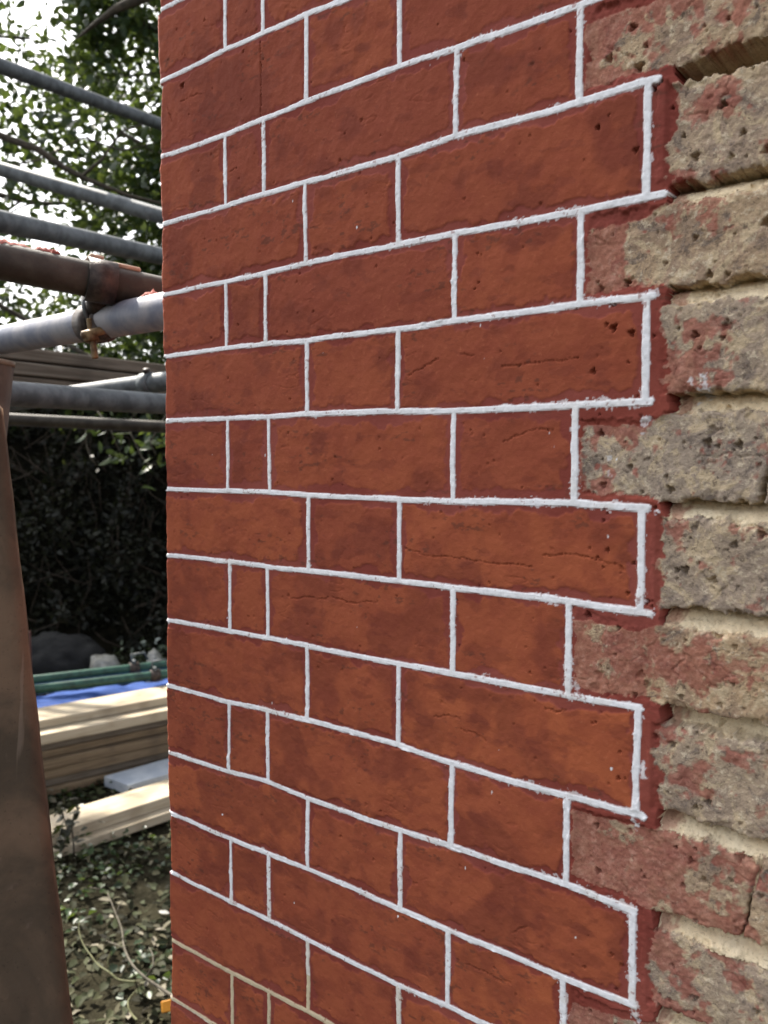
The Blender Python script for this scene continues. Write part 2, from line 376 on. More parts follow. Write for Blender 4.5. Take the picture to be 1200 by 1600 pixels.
        hb = -1.2*mm + rr.uniform(-1.2, .8)*mm + low[s]*.7*mm+blot[s]*.30*mm+med[s]*.28*mm+fin[s]*.20*mm + fbm(u, v, 2.2, 0, 2)*.18*mm - rnd*.9 - 2.2*mm*sst(fbm(u, v, 16, 0, 3), .75, 1.15)*sst(9*mm-eb, 0, 7*mm)
        gou = np.exp(-(fbm(u, v, 22, (i+1) % 5, 3, .8, 1.2)/.07)**2)*sst(blot[s], .3, 1.0)
        hb = hb-gou*1.3*mm
        deep = {3:1.0, 9:.28, 6:.12}                                           # indexes of bed lines raked out fully
        Lb = np.where(dt < db, i, i+1); sgn = np.where(dt < db, -dt, db)
        jtA = (7.2+wide)*mm; jbA = 6.2*mm
        tt = np.clip((jbA-sgn)/(jbA+jtA), 0, 1)
        dk = np.zeros_like(u)
        for kk, vv in deep.items(): dk = np.where(Lb == kk, vv, dk)
        dep = (26+4*dk)*(1-tt)**1.5 + (3.0+10*dk)*tt
        dep = dep*(1-dk)+dk*(44-18*sst(tt, .9, 1.0))
        hm = -(dep+med[s]*1.1+fin[s]*.8+low[s]*.9+fbm(u, v, 2.2, 4, 2)*.45)*mm
        cavity = far & (eb <= 0)
        bare_zone = u > us
        # blending flush stopping around brick (u < ub) keeps painted height
        wbare = sst(np.minimum(eb, u-us), -1*mm, 3*mm)
        h = np.where(far, np.where(cavity, hm, hb), hp*(1-wbare)+wbare*(hb+rnd*.9*sst(ub[s]-u, 0, 12*mm)))
        h = np.where(rb < 0, np.maximum(hp, h)+rbh, h)
        h = h+np.where(rb >= 0, wm*.25*mm, 0)
        # ---- colour masks
        cb = np.minimum(np.minimum(dt-jt_-mtop, db-jb_-(3*mm*sst(ub[s]-u, -2*mm, 22*mm) if ta else 0)), u-usc)+rag[s]*1.6*mm+(fin[s]*1.2*mm)
        full = sst(-cb, -.8*mm, .8*mm)*np.where(far, np.where((u < ub[s]+1.5*mm) | ((not ta) & (eb > 0) & (u < usc+4*mm)), 1, 0), 1)
        wash = sst((uc.get(i, .58)-u)/.030+blot[s]*1.6+.5*rag[s]+.3*fin[s], -.25, .65)*.76
        spots = sst(blot[s]*.7+rag2[s]*.5+.6*fin[s]-.30, .4, 1.1)*.62
        r_ = np.maximum(full, np.where(cavity, 0, np.maximum(wash, spots)))
        r_ = np.where(cavity & (u > ub[s]+2.5*mm), sst(.590-u+rag[s]*.004, 0, .004)*.6, r_)
        mo = np.where(cavity & far, 1., 0.)
        smear = sst(blot[s]+.6*rag[s], .7, 1.3)*np.where(far & (dt < jt_+5*mm) & (eb > 0), .8, 0)
        mo = np.maximum(mo, smear)
        c = np.where(rb < .1*mm, 1, np.where(far & cavity, 2, np.where((r_ < .74) & (u > us-.001), 3, 0)))
        kb = np.sum([u > x for x in xj], axis=0)+(u > us)*1; tb = rr.uniform(-.28, .28, 12)
        tn = tb[kb]+np.clip(.42 + .55*(u-.3) - v*.75, 0, 1)
        tn = np.where((kb > len(xj)) | far, {2:.25, 3:.5, 4:.2, 5:.8, 6:1., 7:.85, 8:0, 9:.7, 10:.3, 11:.75}.get(i, .5), tn)
        for Z, val in ((H, h), (cls, c), (red, r_), (white, wm), (edge, np.maximum(1-inn, sst(u, js[-1]+.001, js[-1]+.0035))), (mort, mo), (tint, tn)):
            Z[s][m] = val[m] if hasattr(val, 'shape') else val
        cr = np.zeros_like(u)
        if i >= 13: cr = np.where((db < dt) & (i == 13), np.clip(1.5-u*2.2, 0, 1), cr)
        if i == 14: cr = np.clip(1.4-u*1.6, 0, 1)
        if i == 13: cr = np.maximum(cr, np.where((dj < dbed), .45, 0))
        if i > 14: cr = cr*0+.8
        cr = cr+.25*sst(blot[s], .6, 1.4)*(.5-v)
        cream[s][m] = np.clip(cr, 0, 1)[m]
    # blotchy re-wetted paint patches, brush marks
    st = sst(fbm(U, V, 42, 4, 4, gain=.5)+.25*fbm(U, V, 110, 3, 2), .15, 1.0)*.72 + .45*sst(fbm(U, V, 18, 2, 4, .7, 1.5), .80, .98)
    gr = sst(fbm(U, V, 30, 1, 2, .5, 1.3), .35, 1.0)*sst(fbm(U, V, 4.5, 3, 3, .6, 1.2), .75, 1.25)
    gr = np.where(white > .3, 0, gr)
    return dict(h=H, cls=cls, red=red, white=white, edge=edge, mort=mort, tint=np.clip(tint, 0, 1), cream=cream, stain=np.clip(st, 0, 1), grime=np.clip(gr, 0, 1), ub=ub)

def axis(lo, hi, segs):
    """segs: list of (end, step)"""
    out = [lo]; 
    for end, st in segs:
        n = max(1, int(round((end-out[-1])/st))); out += list(np.linspace(out[-1], end, n+1)[1:])
    return np.array(out)
Q = 1.0
ua = axis(0, 1.25, [(.25, .00100*Q), (.50, .00088*Q), (.67, .00074*Q), (.72, .0016), (1.25, .006)])
va = axis(-1.4677, 1.05, [(-.70, .005), (-.65, .0016), (-.45, .00090*Q), (.45, .00088*Q), (.56, .00094*Q), (.62, .0016), (1.05, .005)])
U, V = np.meshgrid(ua, va)
f = wall_fields(U, V, -.65, .56)
ra = axis(0, .36, [(.012, .001), (.03, .002), (.36, .005)])[1:]
U2, V2 = np.meshgrid(ra, va)
g = wall_fields(U2, V2, 0, 0, flip=True)
# corner arris wander, per brick
arr = np.zeros(len(va)); vv = va
for i in ROWS:
    rr = np.random.default_rng(900+i); t_ = (P0-i)*.075; b_ = t_-.075; m_ = (vv <= t_) & (vv > b_)
    off = rr.uniform(-.0028, .0030)+(vv-b_)*rr.uniform(-.02, .02)
    e_ = np.minimum(vv-b_, t_-vv); arr = np.where(m_, off+.0030*np.exp(-np.maximum(e_-.002, 0)/.0035)-.0040*np.exp(-np.maximum(e_, 0)/.0035), arr)
arr = arr + fbm(va[:, None]*0, va[:, None], 9, 2, 3)[:, 0]*.0007 + fbm(va[:, None]*0, va[:, None], 60, 3, 2)[:, 0]*.0010
# pits and holes
hpit = f['h']; grime = f['grime']
def pit(u0, v0, r, d, g_=0):
    i0, i1 = np.searchsorted(ua, [u0-r*1.8, u0+r*1.8]); j0, j1 = np.searchsorted(va, [v0-r*1.8, v0+r*1.8])
    if i1 <= i0 or j1 <= j0: return
    uu = U[j0:j1, i0:i1]-u0; vv_ = V[j0:j1, i0:i1]-v0; an = np.arctan2(vv_, uu)
    rr_ = r*(1+.25*np.sin(an*3+u0*900)+.15*np.sin(an*5+v0*700)); q = np.hypot(uu, vv_)/rr_
    k = 1-sst(q, .55, 1.05); msk = (f['white'][j0:j1, i0:i1] < .3)
    hpit[j0:j1, i0:i1] -= d*k*msk
rp = np.random.default_rng(5)
for _ in range(420):                                   # painted side: small dents
    u0 = rp.uniform(.01, .55); v0 = rp.uniform(-.62, .55); pit(u0, v0, rp.uniform(.0007, .0018), rp.uniform(.0006, .0018))
for _ in range(330):
    u0 = rp.uniform(.52, .67); v0 = rp.uniform(-.62, .55); r = min(.0009+rp.exponential(.0007), .003); pit(u0, v0, r, r*rp.uniform(1.4, 2.4))
def inv(x, y):
    D = ray(x, y); n = Vector((math.sin(PHI), math.cos(PHI), 0)); O = WO-CAM
    P = D*((O.dot(n))/D.dot(n))-O; return P.x*math.cos(PHI)-P.y*math.sin(PHI), P.z
for x, y, r, d in ((285,134,.0032,.007),(997,103,.0038,.009),(1008,70,.002,.005),(1128,162,.0032,.008),(1066,210,.0018,.005),(1085,243,.003,.006),
                   (1138,14+14,.0016,.004),(1106,428,.0028,.007),(1085,370,.0022,.005),(1195,345,.0035,.007),(1134,428,.0022,.005),(1086,523,.0028,.007),(1104,692,.0032,.008),
                   (1112,672,.0038,.0035),(983,730,.0024,.005),(1146,852,.003,.004),(1136,508,.004,.004),(1040,745,.0018,.004),(938,450,.0022,.004),
                   (1063,1090,.0022,.005),(1098,1380-3,.0026,.005),(1085,1264,.0022,.006),(1182,1582,.0024,.006),(1066,1385,.002,.005),(1050,1510,.002,.003),
                   (748,441,.0011,.003),(742,452,.0009,.0025),(1000,1055,.0035,.003),(935,1055,.004,.002)):
    u0, v0 = inv(x, y); pit(u0, v0, r, d)

def groove(px, r=.0006, d=.0011, step=.0007, jit=.0005):
    q = [inv(*p) for p in px]
    for (a0, b0), (a1, b1) in zip(q[:-1], q[1:]):
        n = max(2, int(math.hypot(a1-a0, b1-b0)/step))
        for k in range(n):
            t = k/n
            if rp.random() < .12: continue
            pit(a0+(a1-a0)*t+rp.normal()*jit*.5, b0+(b1-b0)*t+math.sin(t*9+a0*500)*jit+rp.normal()*jit*.5, r*rp.uniform(.7, 1.6), d*rp.uniform(.5, 1.2))
for px in ([(632, 856), (668, 868), (720, 872), (765, 880), (832, 884)], [(848, 868), (900, 866), (938, 876), (971, 885), (969, 897)], [(786, 690), (812, 679), (838, 670), (866, 672)],
           [(640, 586), (668, 570), (686, 560)], [(716, 552), (744, 557)], [(785, 573), (845, 566), (905, 560)], [(455, 936), (482, 933), (512, 937)], [(520, 933), (548, 942), (590, 940)],
           [(680, 1120), (702, 1118), (722, 1123)], [(716, 1138), (742, 1146), (762, 1158)], [(852, 1106), (872, 1112), (886, 1108)], [(728, 1505), (760, 1519), (776, 1530), (800, 1536)],
           [(283, 160), (300, 150), (316, 146)], [(262, 168), (270, 190)], [(360, 268), (372, 262)], [(900, 655), (936, 662)], [(870, 480), (905, 484)], [(800, 1458), (824, 1446)],
           [(1095, 895), (1120, 930), (1145, 905)], [(1130, 862), (1168, 842)], [(300, 870), (330, 880)], [(940, 70), (990, 88)]): groove(px)
groove([(407, 66), (408, 120), (407, 182)], .0007, .0016)
# stray specks and smudges of lime on the red face and the bare bricks
def lime(x, y, rad, amt):
    u0, v0 = inv(x, y); i0, i1 = np.searchsorted(ua, [u0-rad*2, u0+rad*2]); j0, j1 = np.searchsorted(va, [v0-rad*2, v0+rad*2])
    uu = U[j0:j1, i0:i1]; vv_ = V[j0:j1, i0:i1]; q = np.hypot((uu-u0), (vv_-v0)*.6)/rad
    k = sst(1.1-q+.7*fbm(uu, vv_, 3.5, 1, 3), .3, 1.0)*amt
    f['white'][j0:j1, i0:i1] = np.maximum(f['white'][j0:j1, i0:i1], k)
for x, y, rd, am in ((1010, 650, .0035, .7), (1006, 668, .0025, .6), (1006, 1202, .004, .7), (1092, 607, .006, .7), (993, 1288, .003, .8), (950, 715, .003, .5), (951, 738, .003, .45), (1028, 792, .004, .8), (900, 1073, .003, .5), (992, 1590, .004, .8)): lime(x, y, rd, am)
for _ in range(34): lime(rp.uniform(300, 980), rp.uniform(60, 1580), rp.uniform(.0005, .0010), 1.0)

mm = .001
# ---- positions of the face
kk = np.clip(1-U/.0055, 0, 1)
X = U + arr[None, :].T*np.exp(-U/.012)
Yf = -hpit + kk**2*.0034                                    # -Y is outwards
# ribbon wraps the corner a little proud
X2 = (arr[:, None] - g['h']*np.ones_like(U2)) - (0)*U2; X2 = X2
Y2 = .0034 + U2
X2 = X2 + np.clip(1-U2/.006, 0, 1)**2*.0
NX = np.concatenate([X2[:, ::-1], X], 1); NY = np.concatenate([Y2[:, ::-1], Yf], 1); NZ = np.concatenate([V2[:, ::-1], V], 1)
cat = lambda k: np.concatenate([g[k][:, ::-1], f[k]], 1)
red, white, edge, mort = cat('red'), cat('white'), cat('edge'), cat('mort')
stain, tint, cream, grm = cat('stain'), cat('tint'), cat('cream'), cat('grime')
cls = cat('cls'); cls[:, :U2.shape[1]] = np.where(cls[:, :U2.shape[1]] == 1, 1, 0)
red[:, :U2.shape[1]] = 1; mort[:, :U2.shape[1]] = 0
nv, nu = NX.shape
P = np.stack([NX, NY, NZ], -1).reshape(-1, 3).astype(np.float32)
MA = np.stack([red, white, edge, mort], -1).reshape(-1, 4).astype(np.float32)
MBt = np.stack([stain, tint, cream, grm], -1).reshape(-1, 4).astype(np.float32)
idx = np.arange(nv*nu).reshape(nv, nu)
quads = np.stack([idx[:-1, :-1], idx[:-1, 1:], idx[1:, 1:], idx[1:, :-1]], -1).reshape(-1, 4)
qc = np.minimum(cls[:-1, :-1], 99).reshape(-1).copy()
# clean the class map: bare brick islands of a few quads stay with the painted side and the other way round
wall = empty('brick_wall', WO, -PHI)
tag(wall, 'brick wall corner washed red with crisp white joint lines and bare yellow bricks at right', 'wall')
bpy.context.view_layer.update()
def numpy_mesh(name, P, quads, attrs, mat_, parent):
    u_, inv_ = np.unique(quads, return_inverse=True); q = inv_.reshape(quads.shape)
    me = bpy.data.meshes.new(name); me.vertices.add(len(u_)); me.vertices.foreach_set('co', P[u_].ravel())
    me.loops.add(q.size); me.loops.foreach_set('vertex_index', q.ravel().astype(np.int32))
    me.polygons.add(len(q)); me.polygons.foreach_set('loop_start', np.arange(0, q.size, 4, dtype=np.int32))
    me.polygons.foreach_set('use_smooth', np.ones(len(q), bool))
    for n_, a in attrs.items():
        at = me.attributes.new(n_, 'FLOAT_COLOR', 'POINT'); at.data.foreach_set('color', a[u_].ravel())
    me.update(calc_edges=True); me.validate(); me.materials.append(mat_)
    o = bpy.data.objects.new(name, me); COL.objects.link(o); o.parent = parent; return o
for c_, nm in ((0, 'painted_brickwork'), (1, 'white_pointing'), (2, 'mortar'), (3, 'bare_brickwork')):
    qq = quads[qc == c_]
    if len(qq): numpy_mesh(nm, P, qq, {'ma': MA, 'mb': MBt}, WALL, wall)
wl = {'painted_brickwork': 'orange red washed bricks with dark red stopping', 'white_pointing': 'thin raised white lime lines', 'mortar': 'cream sandy mortar in raked out joints', 'bare_brickwork': 'pitted yellow grey bricks with red smears'}
for o in wall.children: o['label'] = wl[o.name]
# core of the wall behind the relief (sides, back, top)
cb = MB(); T_ = .36
M_ = Matrix.Translation((.6375, .1985, (1.05-1.4677)/2)); cb.box(M_, .6115, .1625, (1.05+1.4677)/2-.004)
core = cb.build('wall_core', WALL, None, False); core.parent = wall
ca_ = core.data.attributes.new('ma', 'FLOAT_COLOR', 'POINT'); ca_.data.foreach_set('color', np.tile([0, 0, 0, 0], (len(core.data.vertices), 1)).astype(np.float32).ravel())

# ------------------------------------------------------------------ ground
gx = np.concatenate([[-200, -60, -20], np.arange(-8, 6.01, .08), [20, 60, 200]]); gy = np.concatenate([[-200, -60, -20, -6], np.arange(-1, 9.01, .08), [20, 60, 200]])
GX, GY = np.meshgrid(gx, gy); GZ = fbm(GX, GY, 600, 1, 4)*.018
GZ = np.where((np.abs(GX) > 9) | (np.abs(GY) > 10), 0, GZ)
n_ = GX.shape[1]
gv = np.stack([GX, GY, GZ], -1).reshape(-1, 3)
gf = [(j*n_+i, j*n_+i+1, (j+1)*n_+i+1, (j+1)*n_+i) for j in range(GX.shape[0]-1) for i in range(n_-1)]
gr = mesh_obj('ground', gv.tolist(), gf, SOIL); tag(gr, 'dark bare soil under the fallen leaves', 'ground', kind='structure')

def leaves(name, C, size, matl, parent=None, up=.0, tone=None, seed=1, flat=False, aspect=.5, droop=0):
    """C: (n,3) centres -> many folded leaf shapes in one mesh"""
    rg = np.random.default_rng(seed); n = len(C)
    d = rg.normal(size=(n, 3)); d[:, 2] = d[:, 2]*(.25 if flat else .7)-droop; d /= np.linalg.norm(d, axis=1)[:, None]
    nn = rg.normal(size=(n, 3)); nn[:, 2] += up; nn -= d*(nn*d).sum(1)[:, None]; nn /= np.linalg.norm(nn, axis=1)[:, None]
    s_ = np.cross(nn, d); L = size*rg.uniform(.6, 1.25, n)[:, None]; Wd = L*aspect*rg.uniform(.8, 1.2, (n, 1))
    fold = nn*Wd*rg.uniform(.05, .45, (n, 1)); curl = nn*L*rg.uniform(-.15, .1, (n, 1))
    v = np.stack([C, C+d*L*.35+s_*Wd*.5+fold, C+d*L*.72+s_*Wd*.38+fold*.8+curl*.5, C+d*L+curl, C+d*L*.72-s_*Wd*.38+fold*.8+curl*.5, C+d*L*.35-s_*Wd*.5+fold, C+d*L*.5+curl*.3], 1)
    k = np.arange(n)[:, None, None]*7
    q = np.array([[0, 1, 2, 6], [6, 2, 3, 4], [0, 6, 4, 5]])[None]+k
    me = bpy.data.meshes.new(name); me.vertices.add(n*7); me.vertices.foreach_set('co', v.astype(np.float32).ravel())
    q = q.reshape(-1, 4); me.loops.add(q.size); me.loops.foreach_set('vertex_index', q.ravel().astype(np.int32))
    me.polygons.add(len(q)); me.polygons.foreach_set('loop_start', np.arange(0, q.size, 4, dtype=np.int32))
    tn = tone if tone is not None else rg.random(n)**1.4
    at = me.attributes.new('tone', 'FLOAT', 'POINT'); at.data.foreach_set('value', np.repeat(tn, 7).astype(np.float32))
    me.update(calc_edges=True); me.materials.append(matl)
    o = bpy.data.objects.new(name, me); COL.objects.link(o)
    if parent: o.parent = parent; o.matrix_parent_inverse = Matrix.Translation(-parent.location)
    return o

# ------------------------------------------------------------------ hedge and trees
rg = np.random.default_rng(21)
def hedge():
    root = empty('hedge', (-1.6, 6.9, 0)); tag(root, 'dark shaded evergreen hedge behind the timber and the blue sheet', 'hedge')
    xs = np.arange(-6.5, 3.6, .12); zs = np.arange(0, 1.96, .12)
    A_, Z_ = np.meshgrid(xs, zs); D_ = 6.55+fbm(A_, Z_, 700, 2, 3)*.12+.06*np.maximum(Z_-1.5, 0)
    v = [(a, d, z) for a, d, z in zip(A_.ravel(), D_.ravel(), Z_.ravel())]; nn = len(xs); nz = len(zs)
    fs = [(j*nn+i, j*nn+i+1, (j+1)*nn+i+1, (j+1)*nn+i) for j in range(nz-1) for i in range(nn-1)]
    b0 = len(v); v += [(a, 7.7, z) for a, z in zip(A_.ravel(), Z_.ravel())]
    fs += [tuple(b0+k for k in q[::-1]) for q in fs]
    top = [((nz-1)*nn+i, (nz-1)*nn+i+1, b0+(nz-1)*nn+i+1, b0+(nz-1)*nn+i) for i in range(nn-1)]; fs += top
    mesh_obj('dark_core', v, fs, simple('hedge_inside', (.008, .008, .006), (.020, .018, .012), 12, 1, bumpd=.03, spec=0), root)  # solid dark body standing in for the shaded depth of the hedge
    tb_ = MB()
    for k in range(150):
        a = Vector((rg.uniform(-3.4, -.9), 6.38, rg.uniform(.05, 1.7))); e = a+Vector((rg.normal()*.25, rg.uniform(-.2, .05), rg.uniform(.1, .55))); mdl = (a+e)/2+Vector((rg.normal()*.05, rg.normal()*.04, 0))
        tb_.tube([a, mdl, e], [.006, .004, .002], 5)
    tb_.build('twigs', simple('hedge_twig', (.035, .026, .018), (.07, .052, .036), 40, .9), root)
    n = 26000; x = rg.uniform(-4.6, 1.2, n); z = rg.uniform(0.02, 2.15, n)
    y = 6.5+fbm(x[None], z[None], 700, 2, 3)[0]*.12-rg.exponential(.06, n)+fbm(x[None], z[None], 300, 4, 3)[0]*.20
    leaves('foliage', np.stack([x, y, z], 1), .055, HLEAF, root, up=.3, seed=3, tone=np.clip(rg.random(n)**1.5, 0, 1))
hedge()

def branch(mb, p, q, r0, r1, wob=.08, n=7):
    p, q = Vector(p), Vector(q); L = (q-p).length; off = Vector((rg.normal(), rg.normal(), rg.normal()))*L*wob
    off2 = Vector((rg.normal(), rg.normal(), rg.normal()))*L*wob*.4
    pts = [p.lerp(q, t)+off*math.sin(math.pi*t)+off2*math.sin(2*math.pi*t) for t in np.linspace(0, 1, n)]
    mb.tube(pts, [r0+(r1-r0)*t for t in np.linspace(0, 1, n)], 8); return pts
PLANKC = Vector((-1.55, 4.4, .3))
def in_tunnel(C):  # crown opened along the sun's path so direct sun reaches the planks
    D = C-np.array(PLANKC)[None]; s = np.array(SD); t = D@s; p = D-t[:, None]*s[None]
    p[:, 0] *= .60; return np.linalg.norm(p, axis=1) < .80
def tree(root, trunk, targets, nclump, leafn, label, box, seed, size=.082, dens=None, extra=None):
    t = empty('tree', root); tag(t, label, 'tree', 'trees behind the scaffold')
    mb = MB(); tp = branch(mb, root, trunk, .16, .09, .03, 9); mb.build('trunk', BARK, t)
    lb = MB(); tips = []
    for q in targets:
        st = tp[random.randint(4, 8)]; pts = branch(lb, st, q, .045, .014, .07, 9); tips += pts[3:]
        for k in range(4):
            a = pts[random.randint(3, 8)]; e = a+Vector((rg.normal(), rg.normal()*.7, rg.normal()*.6))*.45
            tips += branch(lb, a, e, .010, .004, .12, 6)[1:]
    if extra: extra(lb)
    lb.build('limbs', BARK, t)
    rs = np.random.default_rng(seed); cs = []
    tips = np.array([tuple(p) for p in tips])
    cc = np.concatenate([rs.uniform(box[0], box[1], (nclump, 3)), tips[rs.integers(0, len(tips), nclump//2)]])
    if dens is not None: cc = cc[rs.random(len(cc)) < dens(cc)]
    tw = rs.normal(size=(len(cc), 3)); tw /= np.linalg.norm(tw, axis=1)[:, None]
    per = leafn
    k = rs.uniform(-1, 1, (len(cc), per, 1))
    P_ = cc[:, None]+tw[:, None]*k*.22+rs.normal(size=(len(cc), per, 3))*np.array([.075, .075, .06])
    P_ = P_.reshape(-1, 3); tone = np.clip(np.repeat(rs.random(len(cc)), per)*.6+rs.random(len(P_))*.4, 0, 1)
    gp = P_-np.array(CAM); a_ = np.array(ray(55, 45)); a_ = a_/np.linalg.norm(a_); tt_ = gp@a_; gd = np.linalg.norm(gp-tt_[:, None]*a_[None], axis=1)/tt_
    gap = (gd < .045) & (rs.random(len(P_)) < .66) | (gd < .028) & (rs.random(len(P_)) < .6)
    ok = ~in_tunnel(P_) & ~gap; P_ = P_[ok]; tone = tone[ok]
    leaves('foliage', P_, size, LEAF, t, up=.8, seed=seed, tone=tone, aspect=.58)
    return t
def dens_fn(cc):
    # pixel row of each clump decides nothing; height alone: thick skirt low down, airy above
    z = cc[:, 2]; return np.clip(1.3-(z-1.9)*.36, .50, 1)
# big limbs seen against the sky
def big_limbs(lb):
    a = [at_d(-60, 190, 4.6), at_d(0, 212, 4.6), at_d(60, 234, 4.65), at_d(100, 262, 4.7), at_d(135, 280, 4.75), at_d(200, 305, 4.9), at_d(300, 330, 5.1)]
    lb.tube(a, [.022, .021, .020, .018, .015, .010, .006], 10)
    a = [at_d(128, 276, 4.74), at_d(160, 248, 4.7), at_d(190, 205, 4.7), at_d(235, 190, 4.7)]; lb.tube(a, [.010, .008, .006, .004], 8)
    a = [at_d(120, 60, 4.3), at_d(150, 36, 4.25), at_d(182, 14, 4.2), at_d(230, -8, 4.2), at_d(330, -60, 4.2)]; lb.tube(a, [.004, .012, .020, .030, .036], 10)
    a = [at_d(-40, 270, 4.9), at_d(60, 250, 4.9), at_d(130, 215, 5.), at_d(190, 235, 5.1), at_d(260, 220, 5.2)]; lb.tube(a, [.006]*5, 8)
tree(Vector((-.35, 6.0, 0)), Vector((-.55, 5.9, 4.2)), [Vector((-1.2, 5.6, 2.6)), Vector((-1.7, 5.5, 3.6)), Vector((-1.9, 6., 3.0)), Vector((-2.2, 5.2, 4.4)), Vector((-1.0, 5.7, 4.6)), Vector((-1.6, 6.3, 5.2)), Vector((.3, 5.9, 4.8)), Vector((-2.4, 6.1, 2.4)), Vector((-1.5, 5.5, 1.95))],
     2100, 15, 'evergreen tree with glossy leaves rising just left of the brick wall', [(-2.9, 5.2, 1.75), (.8, 6.9, 5.6)], 5, dens=dens_fn, extra=big_limbs)
tree(Vector((-4.6, 6.9, 0)), Vector((-4.4, 6.8, 4.4)), [Vector((-3.2, 6.6, 2.6)), Vector((-3.6, 6.5, 4.2)), Vector((-5.2, 6.4, 3.6)), Vector((-3.0, 7.2, 5.0)), Vector((-2.6, 7.0, 3.6)), Vector((-2.5, 7., 2.4)), Vector((-4.6, 6.8, 5.6))],
     1700, 15, 'evergreen tree further back whose leaves fill the left side of the frame', [(-6.0, 6.6, 1.8), (-1.6, 8.4, 6.2)], 9, dens=dens_fn)
# hanging spray of fresh leaves just under the scaffold tubes
def spray(px, d, label, seed, n):
    b = at_d(px[0][0], px[0][1], d); o = empty('hanging_branch', b); tag(o, label, 'branch', 'hanging leafy branches')
    mb = MB(); pts = [at_d(x, y, d) for x, y in px]; mb.tube(pts, [.0035]*(len(pts)-1)+[.0015], 8); mb.build('stem', TWIG, o)
    if n:
        rs = np.random.default_rng(seed); q = np.array([tuple(p) for p in pts]); c_ = q[rs.integers(max(1, len(q)//3), len(q), n)]+rs.normal(size=(n, 3))*.055
        leaves('leaves', c_, .07, LEAF, o, up=.8, seed=seed, tone=.55+.45*rs.random(n), droop=.4, aspect=.4)
spray([(150, 640), (172, 668), (180, 690), (190, 712)], 3.9, 'leafy twig hanging below the tubes with upright green leaves', 1, 26)
spray([(262, 645), (246, 670), (235, 692), (244, 712)], 3.9, 'leafy twig hanging beside the wall edge at mid height', 2, 38)
spray([(134, 664), (134, 690), (141, 715), (152, 728)], 3.9, 'bare curling stem hanging in front of the dark hedge', 3, 0)
spray([(200, 668), (210, 690), (222, 715), (232, 725), (245, 726)], 3.9, 'bare looped stem hanging between the two leafy twigs', 4, 0)

# ------------------------------------------------------------------ scaffold tubes
TR = .02415
def scaf(name, a, b, mtl, label, ext=(.5, .3), r=TR, group='scaffold tubes beside the wall', col=True):
    pa, pb = at_d(*a), at_d(*b); d = (pb-pa).normalized(); p0 = pa-d*ext[0]; p1 = pb+d*ext[1]
    mb = MB(); n = 12; mb.tube([p0.lerp(p1, k/n) for k in range(n+1)], r, 28, cap=False)
    mb.tube([p0.lerp(p1, k/n) for k in range(n+1)], r-.004, 28, cap=False)
    o = empty(name, p0); tag(o, label, 'scaffold tube', group)
    # orient the tube mesh along its own axis so the texture follows it
    mb.build('pipe', mtl, o); return o, pa, pb
def dist(wpx, r=TR): return F_PX*2*r/wpx
t1, _, _ = scaf('scaffold_tube', (0, 103, dist(24)), (248, 193, dist(18)), GALV, 'highest grey scaffold tube, sloping down to the wall across bright sky', (2.0, .6))
t2, _, _ = scaf('scaffold_tube', (0, 264, dist(22.5)), (255, 338, dist(24.5)), GALV, 'grey scaffold tube, second from the top, crossing the branches', (1.8, .12))
t3, _, _ = scaf('scaffold_tube', (0, 346, dist(35)), (255, 401, dist(26)), GALV, 'grey scaffold tube, third from the top, just above the paint-splashed one', (1.5, .4))
t4, p4a, p4b = scaf('scaffold_tube', (0, 408, dist(58)), (255, 460, dist(53)), GALVD, 'dark dirty scaffold tube with red splashes along its top', (1.3, .10))
t5, p5a, p5b = scaf('scaffold_tube', (0, 532, dist(43)), (252, 487, dist(57)), GALVB, 'bright bluish scaffold tube clamped under the dark one', (1.3, .12))
t6, _, _ = scaf('scaffold_tube', (14, 615, dist(40)), (252, 631, dist(32)), GALV, 'level grey scaffold tube below the boards', (1.2, .3))
t7, p7a, p7b = scaf('scaffold_tube', (115, 616, dist(28)), (252, 597, dist(30)), GALV, 'grey scaffold tube rising behind the level one towards the wall', (.5, .2))
t8, _, _ = scaf('scaffold_tube', (5, 655, dist(20)), (250, 667, dist(19)), GALVD, 'thin scaffold tube coloured dark for shade, lowest of the tubes', (1.4, .5))  # dark steel colour stands in for the shade on this tube
# red lime splashes on the dark tube
def splash(parent, pa, pb, t, L, wdt, ang):
    d = (pb-pa).normalized(); x = d.cross(Vector((0, 0, 1))).normalized(); z = x.cross(d)
    c = pa.lerp(pb, t); v = []; fs = []; nA, nL = 9, 14; rs = np.random.default_rng(abs(int(t*1000))+3)
    for i in range(nL+1):
        w_ = wdt*math.sqrt(max(0, 1-(2*i/nL-1)**2))*(1+.3*rs.normal())
        for j in range(nA+1):
            s_ = 2*j/nA-1; a = ang+s_*w_; h = .0005+.004*(1-s_*s_)*max(0, 1-(2*i/nL-1)**2)*(1+.5*rs.normal())
            v.append(c+d*(L*(i/nL-.5))+(x*math.sin(a)+z*math.cos(a))*(TR+max(h, .0003)))
    for i in range(nL):
        for j in range(nA): q = i*(nA+1)+j; fs.append((q, q+1, q+nA+2, q+nA+1))
    mesh_obj('dried_splash', v, fs, REDL, parent)
for t_, L_, w_, a_ in ((.02, .075, .55, .2), (.10, .03, .4, .45), (.25, .035, .4, .1), (.30, .018, .3, -.1), (-.12, .06, .5, .0)): splash(t4, p4a, p4b, t_, L_, w_, -a_)
splash(t5, p5a, p5b, .955, .03, .5, .0)
